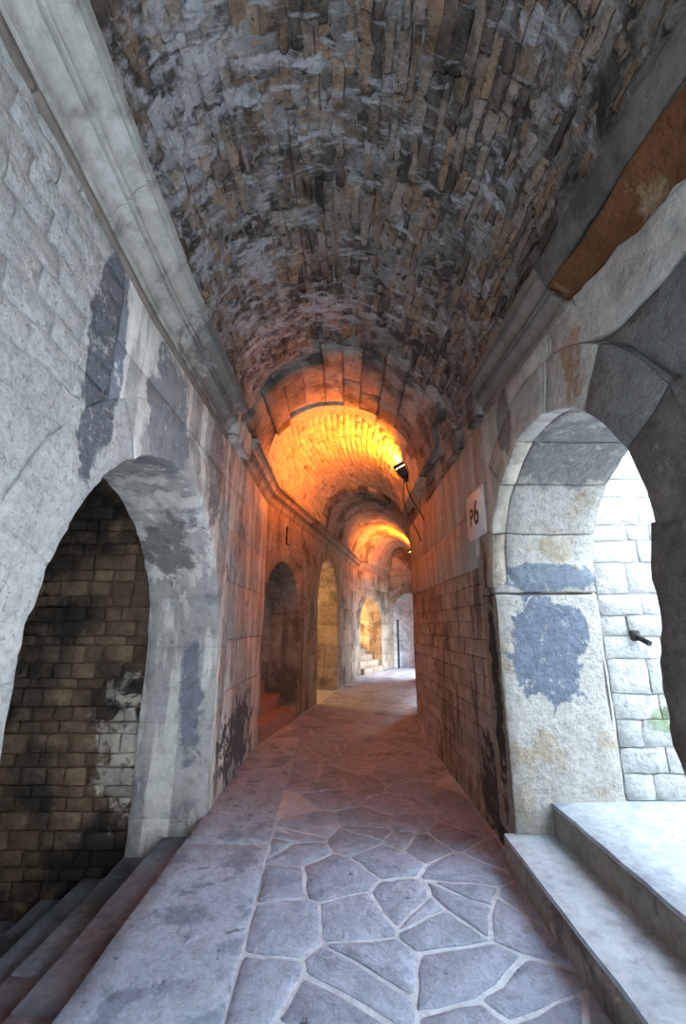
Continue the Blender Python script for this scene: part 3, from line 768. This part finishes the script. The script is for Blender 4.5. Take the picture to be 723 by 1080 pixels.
# ================================================================ SIGN
sg = empty('number_sign', (1.185, 3.73, 2.33)); tag(sg, 'small white board marked P6 fixed to the right wall', 'sign')
board = slabbox('board', 1.165, 1.182, 3.48, 3.98, 2.34, 2.76, 'sign', b=.004, amp=0); adopt(sg, board)
def letter(ch, size, yc, zc):
    c = bpy.data.curves.new('glyph', 'FONT'); c.body = ch; c.size = size; c.extrude = .0008; c.offset = .004
    t = bpy.data.objects.new('glyph', c); COL.objects.link(t)
    dg = bpy.context.evaluated_depsgraph_get(); me = bpy.data.meshes.new_from_object(t.evaluated_get(dg))
    xs = [v.co.x for v in me.vertices]; mx = (min(xs)+max(xs))/2
    vs_ = [(1.1635-v.co.z, yc-(v.co.x-mx), zc+v.co.y) for v in me.vertices]; fs = [tuple(p.vertices) for p in me.polygons]
    bpy.data.objects.remove(t); bpy.data.meshes.remove(me)
    o = mesh_obj('lettering', vs_, fs, 'ink', board, .5, False)
letter('P', .22, 3.81, 2.47)
letter('6', .30, 3.68, 2.46)
for yy in (3.51, 3.95):
    for zz in (2.37, 2.73): slabbox('screw', 1.161, 1.166, yy-.006, yy+.006, zz-.006, zz+.006, 'metal', board, b=.001, amp=0)

# ================================================================ LAMPS
def tube(name, pts_, r, mat):
    V = []; Fc = []; n = 8
    for i, p in enumerate(pts_):
        p = Vector(p); t = (Vector(pts_[min(i+1, len(pts_)-1)])-Vector(pts_[max(i-1, 0)])).normalized()
        a = t.cross(Vector((0, 0, 1)) if abs(t.z) < .9 else Vector((1, 0, 0))).normalized(); b = t.cross(a)
        for k in range(n):
            q = p+a*r*math.cos(2*PI*k/n)+b*r*math.sin(2*PI*k/n); V.append(tuple(q))
    for i in range(len(pts_)-1):
        for k in range(n): Fc.append((i*n+k, i*n+(k+1) % n, (i+1)*n+(k+1) % n, (i+1)*n+k))
    Fc.append(list(range(n))); Fc.append([(len(pts_)-1)*n+k for k in range(n)][::-1])
    return mesh_obj(name, V, Fc, mat, None, .5)
def floodlight(loc, aim, power, label, wallx, s=1.0, cables=True):
    L = Vector(loc); z = Vector(aim).normalized(); x = z.cross(Vector((0, 0, 1))).normalized(); y = z.cross(x)
    def W(a, b, c): return tuple(L+x*a*s+y*b*s+z*c*s)
    e = empty('floodlight', loc); tag(e, label, 'lamp', 'sodium floodlights')
    parts = []
    def hb(a, b, c):
        k = .55+.45*c; return W((a-.5)*.30*k, (b-.5)*.22*k, -.16+.16*c)
    parts.append(block('housing', hb, 'metal', n=(2, 2, 2), e=.06, amp=0, skip=()))
    parts.append(block('glass', lambda a, b, c: W((a-.5)*.26, (b-.5)*.18, .001+.008*c), 'glow', n=(2, 2, 1), e=.05, amp=0))
    for sx in (-1, 1):
        parts.append(block('visor', lambda a, b, c: W(sx*(.15+.02*c)+.006*a, (b-.5)*.22, .0+.06*c), 'metal', n=(1, 1, 1), e=.05, amp=0))
    parts.append(block('bracket', lambda a, b, c: (L.x+.02+(wallx-L.x-.0)*a, L.y-.02+.04*b, L.z-.20*s+.03*c), 'metal', n=(2, 1, 1), e=.05, amp=0))
    parts.append(block('junction_box', lambda a, b, c: (wallx-.10+.10*a, L.y-.28+.12*b, L.z-.32*s+.14*c), 'metal', n=(1, 1, 1), e=.08, amp=0))
    if cables:
        for k, (dy, dz) in enumerate(((.02, -1.0), (-.18, -.75))):
            pp = []
            for i in range(13):
                t = i/12; pp.append((L.x+.02+(wallx-.02-L.x)*min(1, t*1.3)-.14*math.sin(PI*t)*(1-k*.4), L.y+dy*t-.1*k, L.z-.16*s+dz*t))
            parts.append(tube('cable', pp, .010, 'cable'))
    adopt(e, *parts)
    for q in parts[1:4]: q.parent = parts[0]; q.matrix_parent_inverse.identity()
    ld = bpy.data.lights.new('floodlight_beam', 'AREA'); ld.shape = 'RECTANGLE'; ld.size = .24*s; ld.size_y = .16*s
    ld.energy = power; ld.color = (1.0, .20, .008)
    lo = bpy.data.objects.new('floodlight_beam', ld); COL.objects.link(lo)
    lo.location = L+z*.03; lo.rotation_euler = (-z).to_track_quat('Z', 'Y').to_euler()
    return e
floodlight((.95, 6.5, 4.0), (-.38, .14, .85), 185, 'sodium floodlight on the right wall by the corner, nearest lamp', 1.2)
floodlight((xR(14.2)-.2, 14.2, 3.98), (-.35, .25, .85), 190, 'sodium floodlight on the far right wall round the bend', xR(14.2))
def niche_lamp(loc, power, label):
    e = empty('bulkhead_lamp', loc); tag(e, label, 'lamp')
    x, y, z = loc
    adopt(e, slabbox('base', x-.07, x+.07, y-.05, y+.05, z, z+.03, 'metal', b=.01, amp=0), slabbox('glass', x-.05, x+.05, y-.035, y+.035, z-.05, z, 'glow', b=.02, amp=0))
    ld = bpy.data.lights.new('bulkhead_beam', 'POINT'); ld.energy = power; ld.color = (1, .6, .22); ld.shadow_soft_size = .06
    lo = bpy.data.objects.new('bulkhead_beam', ld); COL.objects.link(lo); lo.location = (x, y, z-.12)
p = segL2.P(3.6, 2.7, -.95); niche_lamp(p, 34, 'small warm lamp hidden inside the tall broken opening')
p = segL3.P(.5, 2.1, -.95); niche_lamp(p, 60, 'small warm lamp hidden inside the far stair arch')

# ================================================================ SMALL FIXTURES
pg = empty('dark_stub', (2.24, 3.47, 1.50)); tag(pg, 'short dark stub standing for a putlog hole in the bright white wall', 'stub')  # dark stub placed for the dark recess of a putlog hole
adopt(pg, tube('shaft', [(2.24, 3.47, 1.53), (2.26, 3.42, 1.50), (2.28, 3.37, 1.47)], .022, 'metal'), slabbox('dark_stub_base', 2.20, 2.27, 3.44, 3.47, 1.49, 1.57, 'metal', b=.01, amp=.004))
bq = Vector(segL2.P(.95, 3.0, .02)); br = empty('wall_bracket', bq); tag(br, 'small dark L-shaped bracket on the orange lit left wall', 'bracket')
adopt(br, block('upright', lambda a, b, c: segL2.P(.90+.025*a, 3.02+.30*c, .005+.03*b), 'metal', n=(1, 1, 2), e=.1, amp=0),
      block('arm', lambda a, b, c: segL2.P(.90+.16*a, 3.0+.025*c, .005+.03*b), 'metal', n=(2, 1, 1), e=.1, amp=0))
